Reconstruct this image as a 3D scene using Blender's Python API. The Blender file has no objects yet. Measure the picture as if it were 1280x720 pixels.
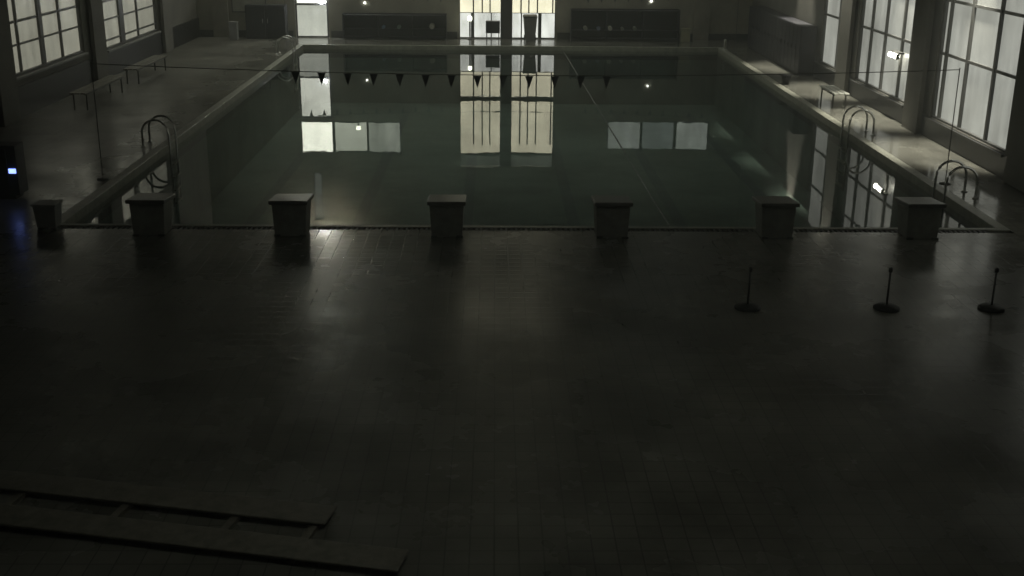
import bpy, bmesh, math, random
from mathutils import Vector, Matrix
random.seed(7)
sc = bpy.context.scene
col = sc.collection

SKYLEVEL = 1.25
FLOOD = 3200
# ------------------------------------------------------------------ materials
def newmat(name):
    m = bpy.data.materials.new(name); m.use_nodes = True
    nt = m.node_tree; b = nt.nodes['Principled BSDF']
    return m, nt, b
def link(nt, a, b): nt.links.new(a, b)
def noise(nt, scale, detail=4, vec=None, rough=.6):
    n = nt.nodes.new('ShaderNodeTexNoise'); n.inputs['Scale'].default_value = scale
    n.inputs['Detail'].default_value = detail; n.inputs['Roughness'].default_value = rough
    if vec is not None: link(nt, vec, n.inputs['Vector'])
    return n
def ramp(nt, fac, stops):
    r = nt.nodes.new('ShaderNodeValToRGB'); el = r.color_ramp.elements
    while len(el) < len(stops): el.new(.5)
    for e, (p, c) in zip(el, stops):
        e.position = p; e.color = (*c, 1) if len(c) == 3 else c
    link(nt, fac, r.inputs['Fac']); return r
def mapr(nt, v, a, b, lo=0., hi=1.):
    m = nt.nodes.new('ShaderNodeMapRange')
    m.inputs['From Min'].default_value = lo; m.inputs['From Max'].default_value = hi
    m.inputs['To Min'].default_value = a; m.inputs['To Max'].default_value = b
    link(nt, v, m.inputs['Value']); return m.outputs['Result']
def coords(nt, scale=(1, 1, 1), world=True):
    if world:
        g = nt.nodes.new('ShaderNodeNewGeometry'); o = g.outputs['Position']
    else:
        g = nt.nodes.new('ShaderNodeTexCoord'); o = g.outputs['Object']
    mp = nt.nodes.new('ShaderNodeMapping'); mp.inputs['Scale'].default_value = scale
    link(nt, o, mp.inputs['Vector']); return mp.outputs['Vector']
def bump(nt, b, h, s=.3, d=.01):
    n = nt.nodes.new('ShaderNodeBump'); n.inputs['Strength'].default_value = s
    n.inputs['Distance'].default_value = d
    link(nt, h, n.inputs['Height']); link(nt, n.outputs['Normal'], b.inputs['Normal'])

def worn(name, c, rough=.6, var=.25, scale=2.5, metal=0., bmp=.15):
    """plain surface with blotchy wear in its colour and gloss"""
    m, nt, b = newmat(name)
    v = coords(nt); n = noise(nt, scale, 6, v); n2 = noise(nt, scale * 14, 3, v)
    lo = tuple(x * (1 - var) for x in c); hi = tuple(min(1, x * (1 + var)) for x in c)
    r = ramp(nt, n.outputs['Fac'], [(.3, lo), (.7, hi)])
    link(nt, r.outputs['Color'], b.inputs['Base Color'])
    link(nt, mapr(nt, n2.outputs['Fac'], rough * .75, min(1, rough * 1.25)), b.inputs['Roughness'])
    b.inputs['Metallic'].default_value = metal
    bump(nt, b, n2.outputs['Fac'], bmp, .004)
    return m

def tiled(name, c1, c2, grout, size, rough, wet=None, plane='xy', mortar=.012):
    m, nt, b = newmat(name)
    g = nt.nodes.new('ShaderNodeNewGeometry')
    sep = nt.nodes.new('ShaderNodeSeparateXYZ'); link(nt, g.outputs['Position'], sep.inputs[0])
    cmb = nt.nodes.new('ShaderNodeCombineXYZ')
    for i, ax in enumerate(plane): link(nt, sep.outputs['XYZ'.index(ax.upper())], cmb.inputs[i])
    br = nt.nodes.new('ShaderNodeTexBrick')
    br.offset = 0.; br.inputs['Scale'].default_value = 1.
    br.inputs['Brick Width'].default_value = size; br.inputs['Row Height'].default_value = size
    br.inputs['Mortar Size'].default_value = mortar * size * 3; br.inputs['Mortar Smooth'].default_value = .3
    br.inputs['Color1'].default_value = (*c1, 1); br.inputs['Color2'].default_value = (*c2, 1)
    br.inputs['Mortar'].default_value = (*grout, 1)
    link(nt, cmb.outputs[0], br.inputs['Vector'])
    v = g.outputs['Position']
    st = noise(nt, .7, 6, v); sm = mapr(nt, st.outputs['Fac'], .55, 1.3, .3, .7)
    mx = nt.nodes.new('ShaderNodeVectorMath'); mx.operation = 'SCALE'
    link(nt, br.outputs['Color'], mx.inputs[0]); link(nt, sm, mx.inputs['Scale'])
    link(nt, mx.outputs[0], b.inputs['Base Color'])
    if wet:   # splashed beside the pool, drier on the broad near deck
        w = noise(nt, .55, 5, v); rr0 = mapr(nt, w.outputs['Fac'], wet[0], wet[1], .38, .62); dx = mapr(nt, sep.outputs['X'], .28, 0., -10.0, -7.7)
        ax_ = nt.nodes.new('ShaderNodeMath'); ax_.operation = 'ADD'; link(nt, rr0, ax_.inputs[0]); link(nt, dx, ax_.inputs[1]); rr = ax_.outputs[0]
        dry = mapr(nt, sep.outputs['Y'], .09, 0., -2.5, 1.5)
        sm2 = nt.nodes.new('ShaderNodeMath'); sm2.operation = 'ADD'; link(nt, rr, sm2.inputs[0]); link(nt, dry, sm2.inputs[1])
        link(nt, sm2.outputs[0], b.inputs['Roughness'])
    else: b.inputs['Roughness'].default_value = rough
    fine = noise(nt, 60, 3, v)
    ad = nt.nodes.new('ShaderNodeMath'); ad.operation = 'MULTIPLY_ADD'
    link(nt, fine.outputs['Fac'], ad.inputs[0]); ad.inputs[1].default_value = .25
    inv = nt.nodes.new('ShaderNodeMath'); inv.operation = 'SUBTRACT'; inv.inputs[0].default_value = 1
    link(nt, br.outputs['Fac'], inv.inputs[1]); link(nt, inv.outputs[0], ad.inputs[2])
    bump(nt, b, ad.outputs[0], .22, .0015)
    return m

def lit(name, c, s, sx=2.2, sz=.35, lo=.72, hi=1.18):
    """window pane lit from behind: frosted sheet with soft folds, giving off light"""
    m, nt, b = newmat(name)
    v = coords(nt, (sx, sx, sz)); n = noise(nt, 1.0, 5, v)
    v2 = coords(nt, (.5, .5, .6)); n2 = noise(nt, 1.0, 3, v2)
    a = mapr(nt, n.outputs['Fac'], lo, hi, .3, .7); a2 = mapr(nt, n2.outputs['Fac'], .75, 1.2, .3, .7)
    mu = nt.nodes.new('ShaderNodeMath'); mu.operation = 'MULTIPLY'; link(nt, a, mu.inputs[0]); link(nt, a2, mu.inputs[1])
    mu2 = nt.nodes.new('ShaderNodeMath'); mu2.operation = 'MULTIPLY'; link(nt, mu.outputs[0], mu2.inputs[0]); mu2.inputs[1].default_value = s
    b.inputs['Base Color'].default_value = (.12, .12, .11, 1); b.inputs['Roughness'].default_value = .35
    b.inputs['Emission Color'].default_value = (*c, 1); link(nt, mu2.outputs[0], b.inputs['Emission Strength'])
    return m
def lamp(name, c, s):
    m, nt, b = newmat(name); b.inputs['Emission Color'].default_value = (*c, 1)
    b.inputs['Emission Strength'].default_value = s; b.inputs['Base Color'].default_value = (.8, .8, .8, 1); return m

M = {}
M['deck'] = tiled('deck_tile', (.17, .166, .14), (.145, .142, .12), (.095, .093, .08), .2, .4, wet=(.09, .25))
M['basin'] = tiled('basin_tile', (.27, .31, .285), (.245, .285, .26), (.2, .25, .23), .15, .4)
M['band'] = tiled('waterline_tile', (.03, .04, .055), (.025, .035, .045), (.1, .1, .1), .1, .3, plane='xz')
M['lane_tile'] = tiled('lane_mark_tile', (.17, .20, .21), (.16, .19, .20), (.16, .17, .17), .1, .4)
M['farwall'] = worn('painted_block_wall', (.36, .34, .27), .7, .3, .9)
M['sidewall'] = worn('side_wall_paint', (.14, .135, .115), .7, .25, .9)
M['plinth'] = tiled('plinth_tile', (.016, .016, .017), (.013, .013, .014), (.008, .008, .008), .2, .35, plane='yz')
M['fplinth'] = worn('far_plinth', (.06, .06, .052), .5)
M['ceiling'] = worn('ceiling_panels', (.28, .27, .23), .8, .2, .6)
M['steel'] = worn('dark_steel', (.06, .06, .055), .5, .3, 5)
M['frame'] = worn('window_frame_metal', (.075, .075, .07), .4, .2, 6)
M['pale'] = worn('pale_paint', (.5, .5, .44), .5, .15, 5)
M['grey'] = worn('grey_plastic', (.25, .25, .24), .5, .2, 6)
M['black'] = worn('black_rubber', (.018, .018, .018), .6, .3, 8)
M['darkbox'] = worn('dark_cabinet', (.03, .029, .034), .55, .3, 3)
M['blockbody'] = worn('block_body', (.25, .25, .215), .5, .25, 6)
M['blocktop'] = worn('block_grip', (.13, .13, .115), .35, .25, 20)
M['wood'] = worn('bench_wood', (.16, .15, .12), .5, .35, 9)
M['navy'] = worn('pennant_cloth', (.10, .11, .12), .8, .2, 9)
M['rope'] = worn('rope', (.12, .12, .11), .8, .2, 9)
M['float'] = worn('lane_float', (.17, .17, .155), .35, .2, 9)
M['grate'] = worn('drain_grate', (.025, .025, .023), .5, .2, 9)
m, nt, b = newmat('polished_steel'); b.inputs['Metallic'].default_value = 1
b.inputs['Base Color'].default_value = (.75, .75, .73, 1)
link(nt, mapr(nt, noise(nt, 30, 3, coords(nt)).outputs['Fac'], .12, .3), b.inputs['Roughness']); M['chrome'] = m

M['pane_left'] = lit('lit_pane_left', (.95, .94, .74), .29)
M['pane_right'] = lit('lit_pane_right', (.93, .95, .84), .40)
M['door_low'] = lit('lit_door_glass', (.96, 1., .85), .62, lo=.85, hi=1.1)
M['door_up'] = lit('lit_door_upper_glass', (.97, 1., .85), 2.0, lo=.9, hi=1.08)
M['cream'] = lit('lit_cream_blind', (1., .95, .68), 1.4, sx=6, lo=.88, hi=1.08)
M['white_low'] = lit('lit_low_glass', (.97, 1., .91), 1.05, lo=.6, hi=1.25)
M['dim_top'] = lit('dim_top_glass', (.9, 1., .8), .14)
M['cl0'] = lit('clerestory_bright', (.97, 1., .82), 4.2, lo=.8, hi=1.1)
M['cl1'] = lit('clerestory_mid', (.93, 1., .80), 1.15, lo=.8, hi=1.1)
M['cl2'] = lit('clerestory_soft', (.92, 1., .82), .75)
M['cr0'] = lit('clerestory_pale', (.9, 1., .88), .50)
M['cr1'] = lit('clerestory_dim', (.85, 1., .92), .22)
M['lampw'] = lamp('lamp_white', (1, .97, .80), 22.)
M['slot'] = lit('slot_glass', (.93, 1., .85), .26)
M['lamph'] = lamp('lamp_streak', (1, .98, .82), 2600.)
M['lampg'] = lamp('lamp_greenish', (.95, 1., .78), 6.)
M['led_white'] = lamp('indicator_white', (.88, .92, 1.), 500.)
M['led_dot'] = lamp('indicator_dot', (.95, 1., .95), 8.)
M['led_blue'] = lamp('indicator_blue', (.22, .32, 1.), 3.2)

# still water: Fresnel mix of mirror and clear tinted body, barely rippled
m = bpy.data.materials.new('still_water'); m.use_nodes = True; nt = m.node_tree; nt.nodes.clear()
out = nt.nodes.new('ShaderNodeOutputMaterial'); mix = nt.nodes.new('ShaderNodeMixShader')
tr = nt.nodes.new('ShaderNodeBsdfTransparent'); tr.inputs['Color'].default_value = (.67, .73, .69, 1)
gl = nt.nodes.new('ShaderNodeBsdfGlossy'); gl.inputs['Roughness'].default_value = .006
fr = nt.nodes.new('ShaderNodeFresnel'); fr.inputs['IOR'].default_value = 1.34
v = coords(nt, (1, .8, 1)); n1 = noise(nt, 1.1, 3, v)
bp = nt.nodes.new('ShaderNodeBump'); bp.inputs['Strength'].default_value = .06; bp.inputs['Distance'].default_value = .02
link(nt, n1.outputs['Fac'], bp.inputs['Height'])
link(nt, bp.outputs['Normal'], gl.inputs['Normal'])
link(nt, fr.outputs[0], mix.inputs['Fac']); link(nt, tr.outputs[0], mix.inputs[1]); link(nt, gl.outputs[0], mix.inputs[2])
link(nt, mix.outputs[0], out.inputs['Surface']); M['water'] = m

m = bpy.data.materials.new('roof_glass'); m.use_nodes = True; nt = m.node_tree; nt.nodes.clear()
out = nt.nodes.new('ShaderNodeOutputMaterial'); mix = nt.nodes.new('ShaderNodeMixShader')
tr = nt.nodes.new('ShaderNodeBsdfTransparent'); tr.inputs['Color'].default_value = (.8, .82, .78, 1)
gl = nt.nodes.new('ShaderNodeBsdfGlossy'); gl.inputs['Roughness'].default_value = .05
fr = nt.nodes.new('ShaderNodeFresnel'); fr.inputs['IOR'].default_value = 1.45
link(nt, fr.outputs[0], mix.inputs['Fac']); link(nt, tr.outputs[0], mix.inputs[1]); link(nt, gl.outputs[0], mix.inputs[2])
link(nt, mix.outputs[0], out.inputs['Surface']); M['roofglass'] = m

# ------------------------------------------------------------------ geometry helpers
def box(bm, x0, x1, y0, y1, z0, z1):
    vs = [bm.verts.new(p) for p in ((x0,y0,z0),(x1,y0,z0),(x1,y1,z0),(x0,y1,z0),(x0,y0,z1),(x1,y0,z1),(x1,y1,z1),(x0,y1,z1))]
    for f in ((0,3,2,1),(4,5,6,7),(0,1,5,4),(1,2,6,5),(2,3,7,6),(3,0,4,7)): bm.faces.new([vs[i] for i in f])
    return vs
def hexa(bm, pts):
    vs = [bm.verts.new(p) for p in pts]
    for f in ((0,3,2,1),(4,5,6,7),(0,1,5,4),(1,2,6,5),(2,3,7,6),(3,0,4,7)): bm.faces.new([vs[i] for i in f])
def tube(bm, pts, r, n=10):
    pts = [Vector(p) for p in pts]; rings = []
    for i, p in enumerate(pts):
        t = (pts[min(i+1, len(pts)-1)] - pts[max(i-1, 0)]).normalized()
        a = Vector((0,0,1)) if abs(t.z) < .9 else Vector((1,0,0))
        u = t.cross(a).normalized(); w = t.cross(u)
        rings.append([bm.verts.new(p + (u*math.cos(2*math.pi*k/n) + w*math.sin(2*math.pi*k/n))*r) for k in range(n)])
    for a, b in zip(rings, rings[1:]):
        for k in range(n): bm.faces.new([a[k], a[(k+1)%n], b[(k+1)%n], b[k]])
    bm.faces.new(rings[0][::-1]); bm.faces.new(rings[-1])
def lathe(bm, prof, c=(0,0,0), n=24):
    rings = [[bm.verts.new((c[0]+r*math.cos(2*math.pi*k/n), c[1]+r*math.sin(2*math.pi*k/n), c[2]+z)) for k in range(n)] for r, z in prof]
    for a, b in zip(rings, rings[1:]):
        for k in range(n): bm.faces.new([a[k], a[(k+1)%n], b[(k+1)%n], b[k]])
    if prof[0][0] > 1e-4: bm.faces.new(rings[0][::-1])
    if prof[-1][0] > 1e-4: bm.faces.new(rings[-1])
def ball(bm, c, r, sub=2):
    bmesh.ops.create_icosphere(bm, subdivisions=sub, radius=r, matrix=Matrix.Translation(c))
def obj(name, bm, mat, parent=None, bevel=0, smooth=False, loc=None):
    bmesh.ops.recalc_face_normals(bm, faces=bm.faces)
    me = bpy.data.meshes.new(name); bm.to_mesh(me); bm.free()
    o = bpy.data.objects.new(name, me); col.objects.link(o)
    me.materials.append(M[mat] if isinstance(mat, str) else mat)
    if smooth:
        for p in me.polygons: p.use_smooth = True
    if bevel:
        md = o.modifiers.new('bevel', 'BEVEL'); md.width = bevel; md.segments = 2; md.limit_method = 'ANGLE'
    if parent: o.parent = parent
    if loc: o.location = loc
    return o
def thing(name, label, cat, loc=(0,0,0), rz=0, group=None):
    o = bpy.data.objects.new(name, None); col.objects.link(o); o.location = loc; o.rotation_euler = (0,0,rz)
    o['label'] = label; o['category'] = cat
    if group: o['group'] = group
    return o
def tag(o, label, cat, group=None):
    o['label'] = label; o['category'] = cat
    if group: o['group'] = group
    return o
def struct(name, bm, mat, bevel=0, **k):
    o = obj(name, bm, mat, bevel=bevel, **k); o['kind'] = 'structure'; return o
def dup(root, loc, rz=None, label=None):
    r = root.copy(); col.objects.link(r); r.location = loc
    if rz is not None: r.rotation_euler = (0,0,rz)
    if label: r['label'] = label
    for ch in list(root.children):
        c = ch.copy(); col.objects.link(c); c.parent = r
        for g in list(ch.children):
            d = g.copy(); col.objects.link(d); d.parent = c
    return r
B = bmesh.new
def bx(*a):
    bm = B(); box(bm, *a); return bm

# ------------------------------------------------------------------ the room
PX, PY, WZ = 7.6, 25.0, -.15          # pool half width, length, water level
XL, XR, YN, YF, ZC = -12.0, 9.3, -20.0, 27.5, 7.4

bm = B(); t = .25
box(bm, XL-.3, XR+.3, YN-.3, -.28, -t, 0)
box(bm, XL-.3, XR+.3, PY+.12, YF+.3, -t, 0)
box(bm, XL-.3, -PX-.2, -.28, PY+.12, -t, 0); box(bm, PX+.2, XR+.3, -.28, PY+.12, -t, 0)
struct('deck_floor', bm, 'deck')
# coping ring and the drain channel on the near side
bm = B()
box(bm, -PX-.2, -PX, 0, PY, -t, .012); box(bm, PX, PX+.2, 0, PY, -t, .012)
box(bm, -PX-.2, PX+.2, PY, PY+.12, -t, .012); box(bm, -PX-.2, PX+.2, -.12, 0, -t, .012)
struct('pool_coping', bm, worn('coping_stone', (.26, .26, .21), .42, .3, 5), bevel=.012)
bm = B(); box(bm, -PX-.2, PX+.2, -.28, -.12, -t, -.03)
for i in range(190):
    x = -PX-.19 + i*.08; box(bm, x, x+.035, -.279, -.121, -.03, .002)
struct('drain_channel', bm, 'grate')
bm = B()  # basin
box(bm, -PX-.15, PX+.15, -.1, PY+.1, -2.3, -2.1)
box(bm, -PX-.15, -PX-.002, -.1, PY+.1, -2.1, -t-.2); box(bm, PX+.002, PX+.15, -.1, PY+.1, -2.1, -t-.2)
box(bm, -PX, PX, -.1, -.002, -2.1, -t-.2); box(bm, -PX, PX, PY+.002, PY+.1, -2.1, -t-.2)
struct('pool_basin', bm, 'basin')
bm = B()
box(bm, -PX-.15, -PX-.002, -.1, PY+.1, -t-.2, -t); box(bm, PX+.002, PX+.15, -.1, PY+.1, -t-.2, -t)
box(bm, -PX, PX, -.1, -.002, -t-.2, -t); box(bm, -PX, PX, PY+.002, PY+.1, -t-.2, -t)
struct('waterline_band', bm, 'band')
bm = B()
for x in (-6.25,-3.75,-1.25,1.25,3.75,6.25): box(bm, x-.14, x+.14, 1.5, PY-1.5, -2.1, -2.094)
struct('lane_markings', bm, 'lane_tile')
bm = B(); vs = [bm.verts.new(p) for p in ((-PX,0,WZ),(PX,0,WZ),(PX,PY,WZ),(-PX,PY,WZ))]; bm.faces.new(vs)
struct('water', bm, 'water')

def holed(u0, u1, z0, z1, holes):
    """cells of a wall left over around its openings"""
    us = sorted({u0, u1, *[h[0] for h in holes], *[h[1] for h in holes]})
    zs = sorted({z0, z1, *[h[2] for h in holes], *[h[3] for h in holes]})
    for a, b in zip(us, us[1:]):
        run = None
        for c, d in zip(zs, zs[1:]):
            cu, cz = (a+b)/2, (c+d)/2
            inside = any(h[0] < cu < h[1] and h[2] < cz < h[3] for h in holes)
            if not inside:
                run = (run[0], d) if run else (c, d)
            elif run: yield a, b, *run; run = None
        if run: yield a, b, *run

far_holes = [(-7.85,-7.5,5.0,6.95), (-8.27,-6.98,0,2.84), (-8.27,-4.3,2.95,4.22), (-1.97,1.73,0,4.75), (3.87,7.92,2.87,4.02)]
right_holes = [(3.85,7.95,.45,4.3), (9.65,13.85,.45,4.3), (15.45,17.5,.45,4.3), (-2.0,2.0,.45,4.3)]
left_holes = [(9.45,14.65,.95,4.3), (16.5,22.05,.78,4.3)]
bm = B()
for a, b_, c, d in holed(XL-.3, XR+.3, 0, ZC, far_holes): box(bm, a, b_, YF, YF+.3, c, d)
struct('wall_far', bm, 'farwall')
bm = B()
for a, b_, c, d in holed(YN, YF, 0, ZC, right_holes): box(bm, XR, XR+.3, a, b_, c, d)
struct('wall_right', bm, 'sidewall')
bm = B()
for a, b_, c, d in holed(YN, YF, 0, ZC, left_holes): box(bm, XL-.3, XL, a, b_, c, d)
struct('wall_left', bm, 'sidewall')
struct('wall_near', bx(XL-.3, XR+.3, YN-.3, YN, 0, ZC), 'sidewall')
SKY = [(-9.5, 7.0, 13.0, 26.6), (-2.0, 2.0, 3.0, 5.0), (-2.0, 2.6, -10.8, -7.8)]  # unseen roof openings, added to let sky fill lift the dark hall
bm = B()
for a, b_, c, d in holed(YN-.3, YF+.3, XL-.3, XR+.3, [(y0, y1, x0, x1) for x0, x1, y0, y1 in SKY]): box(bm, c, d, a, b_, ZC, ZC+.2)
struct('ceiling', bm, 'ceiling')
for i, (x0, x1, y0, y1) in enumerate(SKY):
    t = thing('added_roof_light', ('largest added glazed roof opening, over the far end of the pool', 'added glazed roof opening over the near end of the pool', 'added glazed roof opening over the near deck')[i], 'roof window', (0, 0, ZC), 0, 'added glazed openings in the roof')
    bm = B(); vs_ = [bm.verts.new(p) for p in ((x0,y0,.12),(x1,y0,.12),(x1,y1,.12),(x0,y1,.12))]; bm.faces.new(vs_); obj('pane', bm, 'roofglass', t)
    bm = B(); n = round((x1-x0)/1.2)
    for k in range(1, n): x = x0+(x1-x0)*k/n; box(bm, x-.03, x+.03, y0, y1, .05, .11)
    box(bm, x0, x1, (y0+y1)/2-.03, (y0+y1)/2+.03, .04, .105)
    obj('glazing_bars', bm, 'frame', t)
bm = B()
box(bm, XR-.05, XR-.002, YN+.01, YF-.01, .002, .447)
struct('skirting_right', bm, 'plinth')
bm = B(); box(bm, XL+.002, XL+.05, YN+.01, YF-.01, .002, .72); struct('skirting_left', bm, 'plinth')
bm = B()
for a, b_ in ((XL+.06,-8.35),(-6.9,-2.05),(1.81,XR-.06)): box(bm, a, b_, YF-.04, YF-.002, .002, .26)
struct('skirting_far', bm, 'fplinth')

# roof girders
for i in range(9):
    y = -17.7 + i*5.4
    bm = B(); box(bm, XL+.01, XR-.01, y-.09, y+.09, ZC-.09, ZC-.004); box(bm, XL+.01, XR-.01, y-.09, y+.09, ZC-.62, ZC-.53)
    x = XL+.2
    while x < XR-1:
        tube(bm, [(x, y, ZC-.55), (x+.6, y, ZC-.07)], .03, 6); tube(bm, [(x+.6, y, ZC-.07), (x+1.2, y, ZC-.55)], .03, 6); x += 1.2
    o = obj('roof_girder', bm, 'steel')
    if i == 0: g0 = o
    tag(o, 'dark open-web steel girder spanning under the hall ceiling', 'girder', 'roof girders'); o['kind'] = 'structure'

# wall piers between windows
for side, X, ys in ((1, XR, (2.9, 8.8, 14.65)), (-1, XL, (8.9, 15.58, 22.75))):
    for y in ys:
        x0, x1 = (X-.16, X-.052) if side == 1 else (X+.052, X+.16)
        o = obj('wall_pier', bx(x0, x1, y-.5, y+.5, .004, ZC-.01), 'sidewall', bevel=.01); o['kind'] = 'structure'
bm = B()
for x in (-11.1, 7.35): box(bm, x-.3, x+.3, YF-.14, YF-.045, .004, 2.8)
o = obj('far_wall_pilasters', bm, worn('pilaster_paint', (.33, .31, .25), .7, .25, 1.5)); o['kind'] = 'structure'

# ------------------------------------------------------------------ windows
# local frame: x along the wall, y into the wall, room on -y
def window(name, label, cat, loc, rz, panes, bars, thick, parts, group=None, sill=None):
    """panes: (x0,x1,z0,z1,mat); bars: vertical (x,w,z0,z1) or horizontal ('h',x0,x1,z,h)"""
    t = thing(name, label, cat, loc, rz, group)
    for x0, x1, z0, z1, mt in panes:
        obj('pane', bx(x0+.004, x1-.004, .10, .115, z0+.004, z1-.004), mt, t)
    bm = B(); x0, x1, z0, z1 = parts; f = thick
    box(bm, x0, x0+f, .03, .14, z0, z1); box(bm, x1-f, x1, .03, .14, z0, z1)
    box(bm, x0+f, x1-f, .03, .14, z1-f, z1); box(bm, x0+f, x1-f, .03, .14, z0, z0+f)
    obj('frame', bm, 'frame', t, bevel=.004)
    bm = B()
    for b_ in bars:
        if b_[0] == 'h': _, a, c, z, h = b_; box(bm, a, c, .052, .098, z-h/2, z+h/2)
        else:
            x, w, za, zb = b_; box(bm, x-w/2, x+w/2, .04, .099, za, zb)
    if bars: obj('glazing_bars', bm, 'frame', t)
    if sill: obj('sill', bx(x0-.05, x1+.05, -.09, .028, z0-.06, z0-.003), sill, t, bevel=.006)
    return t

def right_window(y0, y1, muls, label, mat='pane_right'):
    L = y1-y0; z0, z1 = .45, 4.3      # local x runs towards smaller Y
    bars = [(y1-m, .085, z0+.05, z1-.05) for m in muls]
    bars += [('h', .05, L-.05, z, .06) for z in (1.9, 3.05)]
    return window('side_window', label, 'window', (XR, y1, 0), -math.pi/2, [(0, L, z0, z1, mat)], bars, .05, (0, L, z0, z1),
                  'tall lit windows along the right wall', 'steel')
right_window(3.85, 7.95, (5.0, 6.4, 7.6), 'large lit window at the right edge of the picture, above the nearest chrome ladder')
right_window(9.65, 13.85, (10.5, 11.8, 12.95), 'middle lit window on the right wall between two grey piers')
right_window(15.45, 17.5, (15.95,), 'narrow lit window on the right wall next to the dark lockers')
right_window(-2.0, 2.0, (-.7, .7), 'lit window of the right wall beside the near deck, outside the picture')

def left_window(y0, y1, z0, muls, hs, label):
    L = y1-y0
    bars = [(m-y0, w, z0+.05, 4.25) for m, w in muls] + [('h', .05, L-.05, z, h) for z, h in hs]
    return window('side_window', label, 'window', (XL, y0, 0), math.pi/2, [(0, L, z0, 4.3, 'pane_left')], bars, .06, (0, L, z0, 4.3),
                  'tall lit windows along the left wall', 'grey')
left_window(9.45, 14.65, .95, ((10.3, .07), (11.8, .22), (13.15, .08)), ((1.66,.045),(2.2,.06),(2.75,.045),(3.4,.045)), 'lit yellowish window at the left edge of the picture, split by four panes across')
left_window(16.5, 22.05, .78, ((18.35, .42), (20.0, .08)), ((1.03,.05),(1.62,.045),(2.15,.06),(3.0,.045)), 'lit window of the left wall farther along, right of the dark pier')

# left-hand glass door in the far wall with clerestory over it
t = thing('glass_door', 'bright single glass door in the far wall beyond the left ladder', 'door', (-7.625, YF, 0))
bm = B(); box(bm, -.625, -.57, .03, .14, 0, 2.82); box(bm, .57, .625, .03, .14, 0, 2.82); box(bm, -.57, .57, .03, .14, 2.76, 2.82); obj('frame', bm, 'frame', t)
obj('lower_glass', bx(-.56, .56, .10, .115, .05, 1.2), 'door_low', t)
obj('upper_glass', bx(-.56, .56, .10, .115, 1.29, 2.75), 'door_up', t)
bm = B(); box(bm, -.565, .565, .06, .12, 1.205, 1.285); tube(bm, [(-.42,.0,1.24),(.42,.0,1.24)], .022); tube(bm, [(-.4,.0,1.24),(-.4,.07,1.24)], .018); tube(bm, [(.4,.0,1.24),(.4,.07,1.24)], .018)
obj('push_bar', bm, 'frame', t)
obj('bottom_rail', bx(-.565, .565, .06, .13, .004, .05), 'frame', t)
bm = B(); ball(bm, (.40, .03, 1.38), .055); obj('indicator_light', bm, 'led_white', t, smooth=True)

t = window('clerestory_window', 'row of three bright high panes in the far wall over the glass door', 'window', (-8.26, YF, 0), 0,
       [(0, 1.29, 2.97, 4.2, 'cl0'), (1.29, 2.64, 2.97, 4.2, 'cl1'), (2.64, 3.95, 2.97, 4.2, 'cl2')],
       [(1.29, .11, 3.0, 4.18), (2.64, .08, 3.0, 4.18)], .04, (0, 3.95, 2.96, 4.21), 'high windows in the far wall')
window('clerestory_window', 'row of three dim high panes in the far wall right of the centre windows', 'window', (3.88, YF, 0), 0,
       [(0, 1.35, 2.89, 4.0, 'cr0'), (1.35, 2.7, 2.89, 4.0, 'cr1'), (2.7, 4.03, 2.89, 4.0, 'cr0')],
       [(1.35, .10, 2.9, 4.0), (2.7, .12, 2.9, 4.0)], .04, (0, 4.03, 2.88, 4.01), 'high windows in the far wall')
window('slot_window', 'tall narrow dim slot window high in the far wall above the glass door', 'window', (-7.84, YF, 0), 0,
       [(0, .33, 5.02, 6.93, 'slot')], [], .03, (0, .33, 5.01, 6.94), 'high windows in the far wall')
t = thing('added_streak_lamp', 'added round lamp on a bracket, out of view high on the far wall over the glass door', 'lamp', (-7.4, YF, 7.12))  # unseen lamp, added to throw the streak onto the near deck
bm = B(); ball(bm, (0, -.22, .1), .06); obj('globe', bm, 'lamph', t, smooth=True)
bm = B(); tube(bm, [(0,-.002,-.08),(0,-.22,-.08),(0,-.22,.05)], .015, 8); box(bm, -.05,.05,-.02,-.002,-.15,.0); obj('bracket', bm, 'frame', t)
t = thing('bulkhead_lamp', 'round glowing lamp before the high panes over the glass door', 'lamp', (-5.98, YF, 3.22))
bm = B(); ball(bm, (0, .0, 0), .10); obj('globe', bm, 'lampg', t, smooth=True)
obj('bracket', bx(-.03, .03, -.02, .098, -.2, -.11), 'frame', t)

# central glazed screen: two tall bays with a post between
t = thing('glazed_screen', 'tall central window screen in two bays with cream blinds and dark bars', 'window', (0, YF, 0))
for a, b_ in ((-1.94, -.39), (.07, 1.70)):
    obj('lower_pane', bx(a, b_, .10, .115, .05, .96), 'white_low', t)
    obj('blind', bx(a, b_, .10, .115, .99, 1.93), 'cream', t)
    obj('blind', bx(a, b_, .10, .115, 2.13, 4.18), 'cream', t)
    obj('top_pane', bx(a, b_, .10, .115, 4.3, 4.72), 'dim_top', t)
obj('centre_post', bx(-.388, .068, -.02, .14, .004, 4.73), 'frame', t, bevel=.01)
bm = B()
for a, b_ in ((-1.94, -.39), (.07, 1.70)):
    box(bm, a, b_, .06, .13, 4.185, 4.295); box(bm, a, b_, .06, .13, .965, .985); box(bm, a, b_, .06, .13, .004, .048)
box(bm, -1.968, -1.942, .03, .14, .004, 4.74); box(bm, 1.702, 1.728, .03, .14, .004, 4.74)
obj('frame', bm, 'frame', t)
bm = B()
for a, b_ in ((-1.94, -.39), (.07, 1.70)): box(bm, a, b_, .0, .13, 1.94, 2.12)
obj('transom', bm, worn('transom_metal', (.09, .085, .08), .4), t, bevel=.005)
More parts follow.
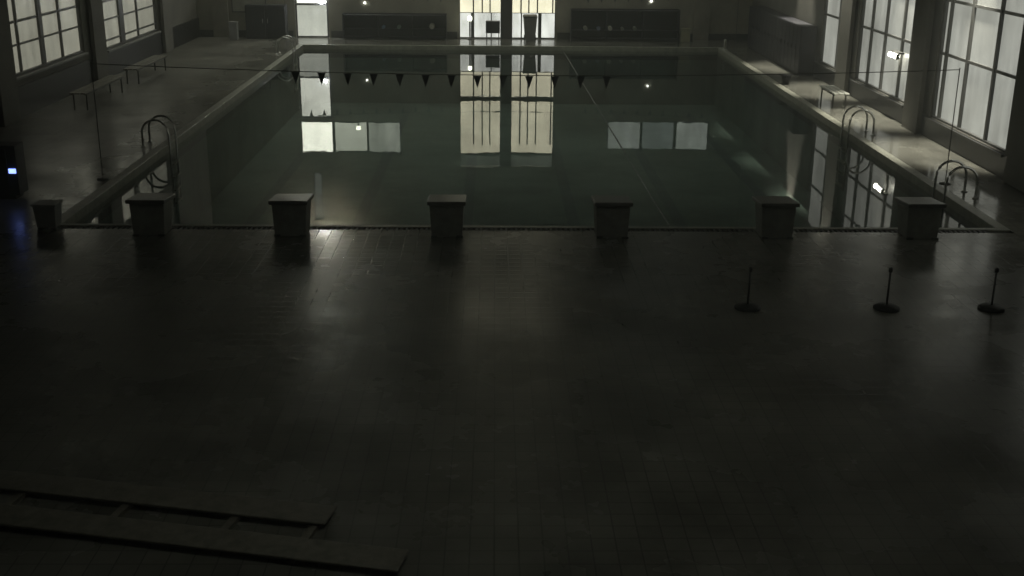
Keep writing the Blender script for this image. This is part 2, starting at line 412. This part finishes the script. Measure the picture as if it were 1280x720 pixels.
for bay in (-1, 1):
  bm = B()
  for x, w in ((-1.43,.055),(-1.09,.05),(-.79,.05),(.40,.055),(.70,.05),(1.03,.05),(1.62,.05)):
    if x*bay > 0: box(bm, x-w/2, x+w/2, .05, .098, .99, 1.938); box(bm, x-w/2, x+w/2, .05, .098, 2.122, 3.85)
  for x, w in ((-1.46,.13),(-.74,.04),(1.13,.13),(.42,.05)):
    if x*bay > 0: box(bm, x-w/2, x+w/2, .04, .098, .05, .963)
  obj('mullions', bm, 'frame', t)

# ------------------------------------------------------------------ far deck objects
t = thing('bollard_lamp', 'small glowing lamp on a short post before the centre windows', 'lamp', (-1.56, 27.2, 0))
bm = B(); lathe(bm, [(.09,0),(.09,.02),(.03,.04),(.03,.68),(.07,.7)], n=16); obj('post', bm, 'frame', t, smooth=True)
bm = B(); lathe(bm, [(.06,.70),(.08,.74),(.08,.84),(.05,.88),(0.0,.89)], n=16); obj('globe', bm, 'lampg', t, smooth=True)

t = thing('low_cabinet', 'small black cabinet on legs before the left centre window', 'cabinet', (-.68, 27.0, 0))
obj('body', bx(-.27,.27,-.2,.2,.28,.72), 'darkbox', t, bevel=.01)
obj('door', bx(-.25,.25,-.222,-.203,.30,.70), 'darkbox', t, bevel=.004)
for sx in (-1,1):
    for sy in (-1,1):
        bm = B(); tube(bm, [(sx*.23, sy*.16, 0), (sx*.23, sy*.16, .28)], .018, 8); obj('leg', bm, 'steel', t)

t = thing('wheeled_bin', 'grey wheeled bin with dark lid before the right centre window', 'bin', (.74, 27.0, 0))
bm = B(); hexa(bm, [(-.2,-.2,.12),(.2,-.2,.12),(.2,.2,.12),(-.2,.2,.12),(-.26,-.27,.88),(.26,-.27,.88),(.26,.27,.88),(-.26,.27,.88)]); obj('body', bm, 'grey', t, bevel=.02)
bm = B(); hexa(bm, [(-.28,-.3,.885),(.28,-.3,.885),(.28,.28,.885),(-.28,.28,.885),(-.25,-.26,.93),(.25,-.26,.93),(.25,.25,.96),(-.25,.25,.96)]); obj('lid', bm, 'black', t, bevel=.01)
for sx in (-1,1):
    bm = B(); tube(bm, [(sx*.21-.02,.17,.1),(sx*.21+.02,.17,.1)], .1, 16); obj('wheel', bm, 'black', t)
bm = B(); box(bm, -.18, .18, -.19, -.14, .0, .12); obj('foot', bm, 'grey', t)

def rack(x0, x1, h, label, dots, mt):
    W = x1-x0
    t = thing('storage_rack', label, 'rack', (x0, 27.18, 0), 0, 'storage racks against the far wall')
    bm = B(); box(bm, 0, W, .2, .26, .02, h); box(bm, 0, .05, -.25, .2, 0, h); box(bm, W-.05, W, -.25, .2, 0, h)
    n = max(1, round(W/1.2))
    for k in range(1, n): box(bm, W*k/n-.02, W*k/n+.02, -.24, .2, .06, h-.05)
    obj('carcass', bm, mt, t)
    for z in (.08, .38, h-.06):
        obj('shelf', bx(.05, W-.05, -.245, .2, z-.02, z+.02), mt, t)
    return t
rack(2.3, 6.45, 1.18, 'long dark open rack right of the centre windows, holding pale rolls', 5, 'darkbox')
rack(-6.4, -2.45, .95, 'long dark open rack left of the centre windows', 3, 'darkbox')
first = None
for i, (x, z, rr) in enumerate(((2.86,.40,.075),(3.36,.40,.065),(3.80,.40,.08),(4.27,.40,.06),(4.75,.40,.07),(-4.26,.40,.07),(-3.0,.40,.1),(-4.85,.40,.06))):
    bm = B(); 
    tube(bm, [(x, 26.94, z+rr), (x, 27.3, z+rr)], rr, 14)
    o = obj('rolled_towel', bm, worn('roll_cloth_%d' % i, ((.42,.42,.36),(.25,.28,.40),(.45,.44,.38),(.3,.3,.28),(.3,.32,.26),(.3,.36,.32),(.42,.40,.33),(.2,.28,.4))[i], .8))
    lab = ('pale rolled towel at the left end of the right rack','bluish rolled towel second from the left in the right rack','largest pale rolled towel in the middle of the right rack',
           'small grey rolled towel right of the largest one in the right rack','grey-green rolled towel at the right of the row in the right rack',
           'greenish rolled towel in the middle of the left rack','thick pale rolled towel at the right end of the left rack','small bluish rolled towel leftmost in the left rack')[i]
    tag(o, lab, 'towel', 'rolled towels on the racks')

o = obj('wall_indicator', bx(5.36, 5.42, 27.44, 27.498, 1.44, 1.50), 'led_dot'); tag(o, 'tiny white light on the far wall above the right rack', 'indicator light', 'tiny lights on the far wall')
o = obj('wall_indicator', bx(-5.61, -5.55, 27.44, 27.498, 1.29, 1.35), 'led_dot'); tag(o, 'tiny white light on the far wall above the left rack', 'indicator light', 'tiny lights on the far wall')
t = thing('notice_board', 'pale notice board on the far wall near the left corner', 'board', (-10.0, YF-.03, 1.3))
obj('panel', bx(-.62,.62,-.012,.02,-.33,.33), worn('board_pale', (.42,.42,.36), .6), t)
bm = B(); box(bm,-.66,-.62,-.02,.028,-.37,.37); box(bm,.62,.66,-.02,.028,-.37,.37); box(bm,-.62,.62,-.02,.028,.33,.37); box(bm,-.62,.62,-.02,.028,-.37,-.33); obj('frame', bm, 'frame', t)
t = thing('small_crate', 'small pale crate on the floor by the far right pilaster', 'crate', (6.68, 27.0, 0))
obj('body', bx(-.17,.17,-.16,.16,.0,.46), worn('crate_pale', (.40,.39,.26), .6), t, bevel=.01)
obj('lid', bx(-.185,.185,-.175,.175,.463,.50), worn('crate_lid', (.40,.39,.26), .6), t, bevel=.006)
t = thing('equipment_cupboard', 'dark double-door cupboard against the far wall left of the glass door', 'cupboard', (-9.3, 27.15, 0))
obj('body', bx(-.75,.75,-.25,.3,.0,1.25), 'darkbox', t, bevel=.01)
for s in (0,1):
    d = obj('door', bx(-.74+.75*s, -.01+.75*s, -.275,-.253,.05,1.2), 'darkbox', t, bevel=.004)
    bm = B(); tube(bm, [(-.09+.18*s,-.3,.6),(-.09+.18*s,-.3,.75)], .01, 6); obj('handle', bm, 'chrome', d)
t = thing('pale_storage_box', 'small pale box on the floor near the far left corner', 'box', (-10.45, 26.6, 0))
obj('body', bx(-.15,.15,-.14,.14,0,.62), worn('box_grey', (.36,.36,.36), .6), t, bevel=.01); obj('lid', bx(-.165,.165,-.155,.155,.623,.66), worn('box_lid', (.36,.36,.36), .6), t, bevel=.005)

# locker bank along the right wall beyond the narrow window
t = thing('locker_bank', 'long bank of black lockers along the right wall beyond the windows', 'lockers', (8.98, 17.75, 0))
obj('body', bx(-.22,.24,0,7.6,.06,1.5), 'darkbox', t); obj('plinth', bx(-.19,.24,.02,7.58,.0,.058), 'black', t)
for k in range(16):
    d = obj('door', bx(-.242,-.222,k*.475+.01,k*.475+.465,.08,1.48), 'darkbox', t, bevel=.004)
    obj('handle', bx(-.262,-.243,k*.475+.06,k*.475+.08,.75,.87), 'steel', d)

# ------------------------------------------------------------------ ladders
def ladder(label, x, y, side):
    """side=+1: on the right coping; rails arch over the edge, treads hang in the water"""
    t = thing('pool_ladder', label, 'ladder', (x, y, 0), 0 if side > 0 else math.pi, 'chrome ladders at the pool edge')
    for s in (-.26, .26):
        pts = [(.42, s, 0), (.42, s, .30)]
        for k in range(1, 12):
            a = math.pi*k/12; pts.append((.14+.28*math.cos(a), s, .30+.28*math.sin(a)))
        pts += [(-.14, s, .25), (-.14, s, -.3), (-.14, s, -1.3)]
        bm = B(); tube(bm, pts, .024, 12); obj('rail', bm, 'chrome', t, smooth=True)
        bm = B(); lathe(bm, [(.055,.001),(.055,.015),(.03,.03)], (.42, s, 0), 16); obj('flange', bm, 'chrome', t)
    for k in range(4): obj('tread', bx(-.2,-.1,-.25,.25,-.40-k*.28,-.37-k*.28), 'pale', t)
    return t
ladder('chrome ladder halfway along the right pool edge', PX+.05, 8.3, 1)
ladder('chrome ladder near the right pool corner, below the large window', PX+.05, 2.3, 1)
ladder('chrome ladder at the far left pool corner, lit by the glass door', -PX-.05, 22.4, -1)
ladder('chrome ladder on the left pool edge near the starting blocks', -PX-.05, 6.5, -1)

t = thing('wall_lamp', 'short glowing tube lamp on the upright of the middle right window', 'lamp', (9.3, 10.5, 1.52))
bm = B(); tube(bm, [(-.12, -.28, 0), (-.12, .28, 0)], .055, 14); obj('tube', bm, 'lampw', t, smooth=True)
bm = B(); box(bm, -.11, .04, -.31, .31, .06, .10); box(bm, -.16, -.08, -.31, -.285, -.06, .06); box(bm, -.16, -.08, .285, .31, -.06, .06); obj('bracket', bm, 'frame', t)

for i, (y, e, lab) in enumerate(((6.0, 1, 'shaded floodlight high on the right wall over the window nearest the picture edge'), (10.4, 1.1, 'shaded floodlight high on the right wall over the middle window'), (14.8, 1, 'shaded floodlight high on the right wall between the middle and narrow windows'), (19.6, .8, 'shaded floodlight high on the right wall above the lockers'))):
    t = thing('wall_floodlight', lab, 'lamp', (XR, y, 5.6), 0, 'floodlights high on the right wall')
    bm = B(); tube(bm, [(-.01,0,0),(-.25,0,.05)], .02, 8); box(bm, -.02,-.002,-.07,.07,-.07,.07); obj('bracket', bm, 'steel', t)
    bm = B(); lathe(bm, [(.15,-.22),(.13,-.02),(.06,.06),(.0,.08)], (-.32,0,.0), 20); obj('shade', bm, 'steel', t)
    ld = bpy.data.lights.new('flood', 'SPOT'); ld.energy = FLOOD*e; ld.color = (1, .97, .84); ld.spot_size = math.radians(46); ld.spot_blend = .8; ld.shadow_soft_size = .1
    lo = bpy.data.objects.new('flood', ld); col.objects.link(lo); lo.parent = t; lo.location = (-.32, 0, -.24)
    lo.rotation_euler = (0, math.radians(-2), 0)

# ------------------------------------------------------------------ starting blocks
def block(x, label, first):
    if first: return dup(first, (x, -.06, 0), None, label)
    t = thing('starting_block', label, 'starting block', (x, -.06, 0), 0, 'starting blocks along the near pool end')
    bm = B(); hexa(bm, [(-.24,-.62,0),(.24,-.62,0),(.24,-.18,0),(-.24,-.18,0),(-.27,-.62,.47),(.27,-.62,.47),(.27,-.1,.42),(-.27,-.1,.42)])
    obj('pedestal', bm, 'blockbody', t, bevel=.012)
    bm = B(); hexa(bm, [(-.30,-.70,.482),(.30,-.70,.482),(.30,.0,.432),(-.30,.0,.432),(-.30,-.70,.54),(.30,-.70,.54),(.30,.0,.49),(-.30,.0,.49)])
    p = obj('platform', bm, 'blocktop', t, bevel=.012)
    bm = B(); tube(bm, [(-.2,-.02,.40),(-.2,.06,.33),(.2,.06,.33),(.2,-.02,.40)], .014, 8); obj('hand_grip', bm, 'chrome', t, smooth=True)
    for s in (-1,1):
        bm = B()
        hexa(bm, [(s*.2-.05,-.66,.002),(s*.2+.05,-.66,.002),(s*.2+.05,-.6,.002),(s*.2-.05,-.6,.002),(s*.2-.05,-.66,.03),(s*.2+.05,-.66,.03),(s*.2+.05,-.625,.03),(s*.2-.05,-.625,.03)])
        obj('anchor_plate', bm, 'steel', t)
    return t
f = None
for x, lab in ((-6.0,'leftmost of the six dark starting blocks'),(-3.8,'dark starting block second from the left, catching the light on its top'),(-1.35,'dark starting block third from the left, below the centre windows'),
               (1.25,'dark starting block third from the right'),(3.85,'dark starting block second from the right'),(6.15,'rightmost of the six dark starting blocks')):
    r = block(x, lab, f); f = f or r
    r.scale = (1, 1, 1.1)

# ------------------------------------------------------------------ ropes and flags
def flag_line(name, label, y, zc, sag, xs, w, h, posts=7.95):
    t = thing(name, label, 'flag line', (0, y, 0), 0, 'strings of backstroke flags')
    z = lambda x: zc + sag*(x/posts)**2
    bm = B(); tube(bm, [(x*.1*posts, 0, z(x*.1*posts)) for x in range(-10, 11)], .008, 6); obj('rope', bm, 'rope', t)
    for x in xs:
        bm = B()
        vs = [bm.verts.new(p) for p in ((x-w/2,-.002,z(x)-.012),(x+w/2,-.002,z(x)-.012),(x+random.uniform(-.01,.01),.004,z(x)-h))]
        vt = [bm.verts.new(v_.co+Vector((0,.004,0))) for v_ in vs]
        bm.faces.new(vs); bm.faces.new(vt[::-1])
        for k in range(3): bm.faces.new([vs[k], vs[(k+1)%3], vt[(k+1)%3], vt[k]])
        obj('pennant', bm, 'navy', t)
    for s in (-1, 1):
        bm = B(); lathe(bm, [(.11,0),(.11,.012),(.02,.02),(.009,.03),(.009,z(posts)+.03),(0,z(posts)+.04)], (s*posts,0,0), 14); obj('pole', bm, 'rope', t, smooth=True)
flag_line('flag_line', 'dark string of pennants crossing the pool near the starting blocks', 3.2, 1.99, .16,
          [-4.25+k*.475 for k in range(13)], .15, .24)
flag_line('flag_line', 'dark string of pennants crossing the pool before the far wall', 23.6, 1.86, .25,
          [x for x in [-7.2+k*.47 for k in range(31)] if abs(x) > 2.4], .14, .22)

# single lane rope: cable with small floats from the far end
t = thing('lane_rope', 'thin pale lane rope floating on the water right of the centre reflection', 'lane rope', (0,0,0))
bm = B(); tube(bm, [(1.9+.018*k, PY-k*1.0, WZ+.01) for k in range(0,26)], .008, 6); obj('cable', bm, 'float', t)
bm = B()
for k in range(66):
    y = PY-.3-k*.37; x = 1.9+.018*(PY-y)
    tube(bm, [(x, y-.035, WZ+.012), (x+.002, y+.035, WZ+.012)], .015, 8)
o = obj('floats', bm, 'float', t); o['kind'] = 'stuff'

# ------------------------------------------------------------------ side decks
t = thing('marker_post', 'short white post at the far right pool corner', 'post', (7.72, 24.3, 0))
bm = B(); lathe(bm, [(.05,.05),(.05,.36),(.03,.39),(0,.395)], n=14); obj('post', bm, 'pale', t, smooth=True)
bm = B(); lathe(bm, [(.11,0),(.11,.02),(.055,.05)], n=16); obj('base', bm, 'pale', t)
t = thing('bucket', 'dark tapered bucket standing at the right pool edge', 'bucket', (7.95, 16.0, 0))
bm = B(); lathe(bm, [(.09,0),(.15,.27),(.14,.27),(.08,.02)], n=20); obj('body', bm, 'black', t, smooth=True)
bm = B(); lathe(bm, [(.152,.25),(.185,.262),(.185,.285),(.152,.29)], n=20); obj('rim', bm, 'black', t)
bm = B(); tube(bm, [(.16*math.cos(math.pi*k/10), -.05, .27+.02*math.sin(math.pi*k/10)) for k in range(11)], .006, 6); obj('handle', bm, 'steel', t)
def slab_bench(label, x, y, L, W, h, mt, rz=0, planks=3):
    t = thing('deck_bench', label, 'bench', (x, y, 0), rz, 'low benches on the deck')
    for k in range(planks):
        w = W/planks; obj('slat', bx(-W/2+k*w+.012, -W/2+(k+1)*w-.012, -L/2, L/2, h-.035, h), mt, t, bevel=.006)
    for s in (-1,1):
        for q in (-1,1):
            bm = B(); tube(bm, [(s*(W/2-.05), q*(L/2-.2), h-.07), (s*(W/2-.05), q*(L/2-.18), 0)], .02, 8); obj('leg', bm, 'steel', t)
        obj('rail', bx(s*(W/2-.05)-.015, s*(W/2-.05)+.015, -L/2+.1, L/2-.1, -.07+h, h-.037), 'steel', t)
    return t
slab_bench('pale low bench with dark legs below the right-hand windows', 8.35, 12.4, 1.5, .42, .4, 'pale')
slab_bench('long dark bench by the left wall under the first lit window', -10.9, 12.2, 3.2, .42, .45, 'wood')
slab_bench('long dark bench by the left wall under the farther lit window', -10.9, 16.6, 3.2, .42, .45, 'wood')

t = thing('control_box', 'dark free-standing control box with a blue light on the left deck', 'control box', (-9.08, 1.8, 0))
obj('cabinet', bx(-.25,.21,-.2,.2,.08,.95), 'darkbox', t, bevel=.015)
obj('foot', bx(-.22,.12,-.17,.17,0,.078), 'black', t)
obj('blue_light', bx(.07,.19,-.222,-.203,.47,.55), 'led_blue', t)
obj('cabinet_door', bx(-.22,.05,-.222,-.203,.14,.9), 'darkbox', t, bevel=.003)
t = thing('kickboard_crate', 'pale grey crate on the left deck beside the leftmost starting block', 'crate', (-7.75, -.12, 0))
bm = B(); hexa(bm, [(-.15,-.13,0),(.15,-.13,0),(.15,.13,0),(-.15,.13,0),(-.18,-.16,.36),(.18,-.16,.36),(.18,.16,.36),(-.18,.16,.36)]); obj('body', bm, 'grey', t, bevel=.01)
obj('rim', bx(-.2,.2,-.18,.18,.362,.39), 'grey', t, bevel=.006)

# posts on the near right deck
f = None
for x, lab in ((2.7,'short dark barrier post on the near deck, left of the three'),(4.52,'short dark barrier post in the middle of the three'),(5.9,'short dark barrier post nearest the right edge of the picture')):
    if f: dup(f, (x, -4.0, 0), None, lab); continue
    t = f = thing('barrier_post', lab, 'post', (x, -4.0, 0), 0, 'barrier posts on the near deck')
    bm = B(); lathe(bm, [(.17,0),(.17,.02),(.13,.045),(.04,.06)], n=24); obj('base', bm, 'black', t, smooth=True)
    bm = B(); lathe(bm, [(.014,.05),(.014,.50)], n=12); obj('pole', bm, 'steel', t, smooth=True)
    bm = B(); lathe(bm, [(.022,.50),(.026,.51),(.026,.55),(.015,.565),(0,.57)], n=14); obj('cap', bm, 'steel', t, smooth=True)

# long low duckboard of two wide boards on the near left deck
t = thing('duckboard', 'long low duckboard of two wide boards on the near left deck', 'duckboard', (-3.6, -9.45, 0), math.radians(-12))
for k, (y0, y1) in enumerate(((.10, .42), (-.46, -.14))):
    obj('plank', bx(-2.6+.3*k, 1.6+.8*k, y0, y1, .04, .065), 'wood', t, bevel=.012)
for x in (-2.2, -1.2, -.2, .8, 1.5):
    obj('batten', bx(x-.035, x+.035, -.43, .39, .0, .038), 'wood', t)

# humid air of the hall
bm = B(); box(bm, XL-1, XR+1, YN-1.2, YF+1.2, -3.4, ZC+1.2)
m = bpy.data.materials.new('humid_air'); m.use_nodes = True; nt = m.node_tree; nt.nodes.clear()
out = nt.nodes.new('ShaderNodeOutputMaterial'); pv = nt.nodes.new('ShaderNodeVolumePrincipled')
pv.inputs['Color'].default_value = (.86, .90, .84, 1); pv.inputs['Density'].default_value = .007; pv.inputs['Anisotropy'].default_value = .2
link(nt, pv.outputs[0], out.inputs['Volume']); M['air'] = m
o = obj('haze', bm, 'air'); o['kind'] = 'stuff'
# ------------------------------------------------------------------ world (night outside) and camera
w = bpy.data.worlds.new('World'); sc.world = w; w.use_nodes = True
nt = w.node_tree; bg = nt.nodes['Background']; sky = nt.nodes.new('ShaderNodeTexSky'); sky.sky_type = 'NISHITA'
sky.sun_disc = False; sky.sun_elevation = math.radians(2); sky.sun_rotation = math.radians(200)
mxw = nt.nodes.new('ShaderNodeMix'); mxw.data_type = 'RGBA'; mxw.inputs['Factor'].default_value = .85
nt.links.new(sky.outputs[0], mxw.inputs['A']); mxw.inputs['B'].default_value = (1.0, 1.0, .90, 1)   # town glow on low cloud
nt.links.new(mxw.outputs['Result'], bg.inputs['Color']); bg.inputs['Strength'].default_value = SKYLEVEL

fpx, pitch, yaw, roll, H, CX, CY = 1455.7, .3192, .0167, .0092, 4.99, -.614, -18.3
F = Vector((math.sin(yaw)*math.cos(pitch), math.cos(yaw)*math.cos(pitch), -math.sin(pitch)))
Rv = F.cross(Vector((0,0,1))).normalized(); U = Rv.cross(F)
R2 = Rv*math.cos(roll) + U*math.sin(roll); U2 = -Rv*math.sin(roll) + U*math.cos(roll)
cd = bpy.data.cameras.new('camera'); cam = bpy.data.objects.new('camera', cd); col.objects.link(cam)
mw = Matrix.Identity(4)
for i in range(3): mw[i][0], mw[i][1], mw[i][2] = R2[i], U2[i], -F[i]
mw[0][3], mw[1][3], mw[2][3] = CX, CY, H
cam.matrix_world = mw
cd.sensor_width = 36; cd.lens = fpx/1280*36; cd.clip_start = .1; cd.clip_end = 200
sc.camera = cam
vs = sc.view_settings; vs.view_transform = 'Standard'; vs.look = 'None'; vs.gamma = 1; vs.use_curve_mapping = False; vs.exposure = 0
sc.cycles.max_bounces = 6; sc.cycles.diffuse_bounces = 3; sc.cycles.glossy_bounces = 4; sc.cycles.transparent_max_bounces = 8
sc.cycles.use_denoising = True
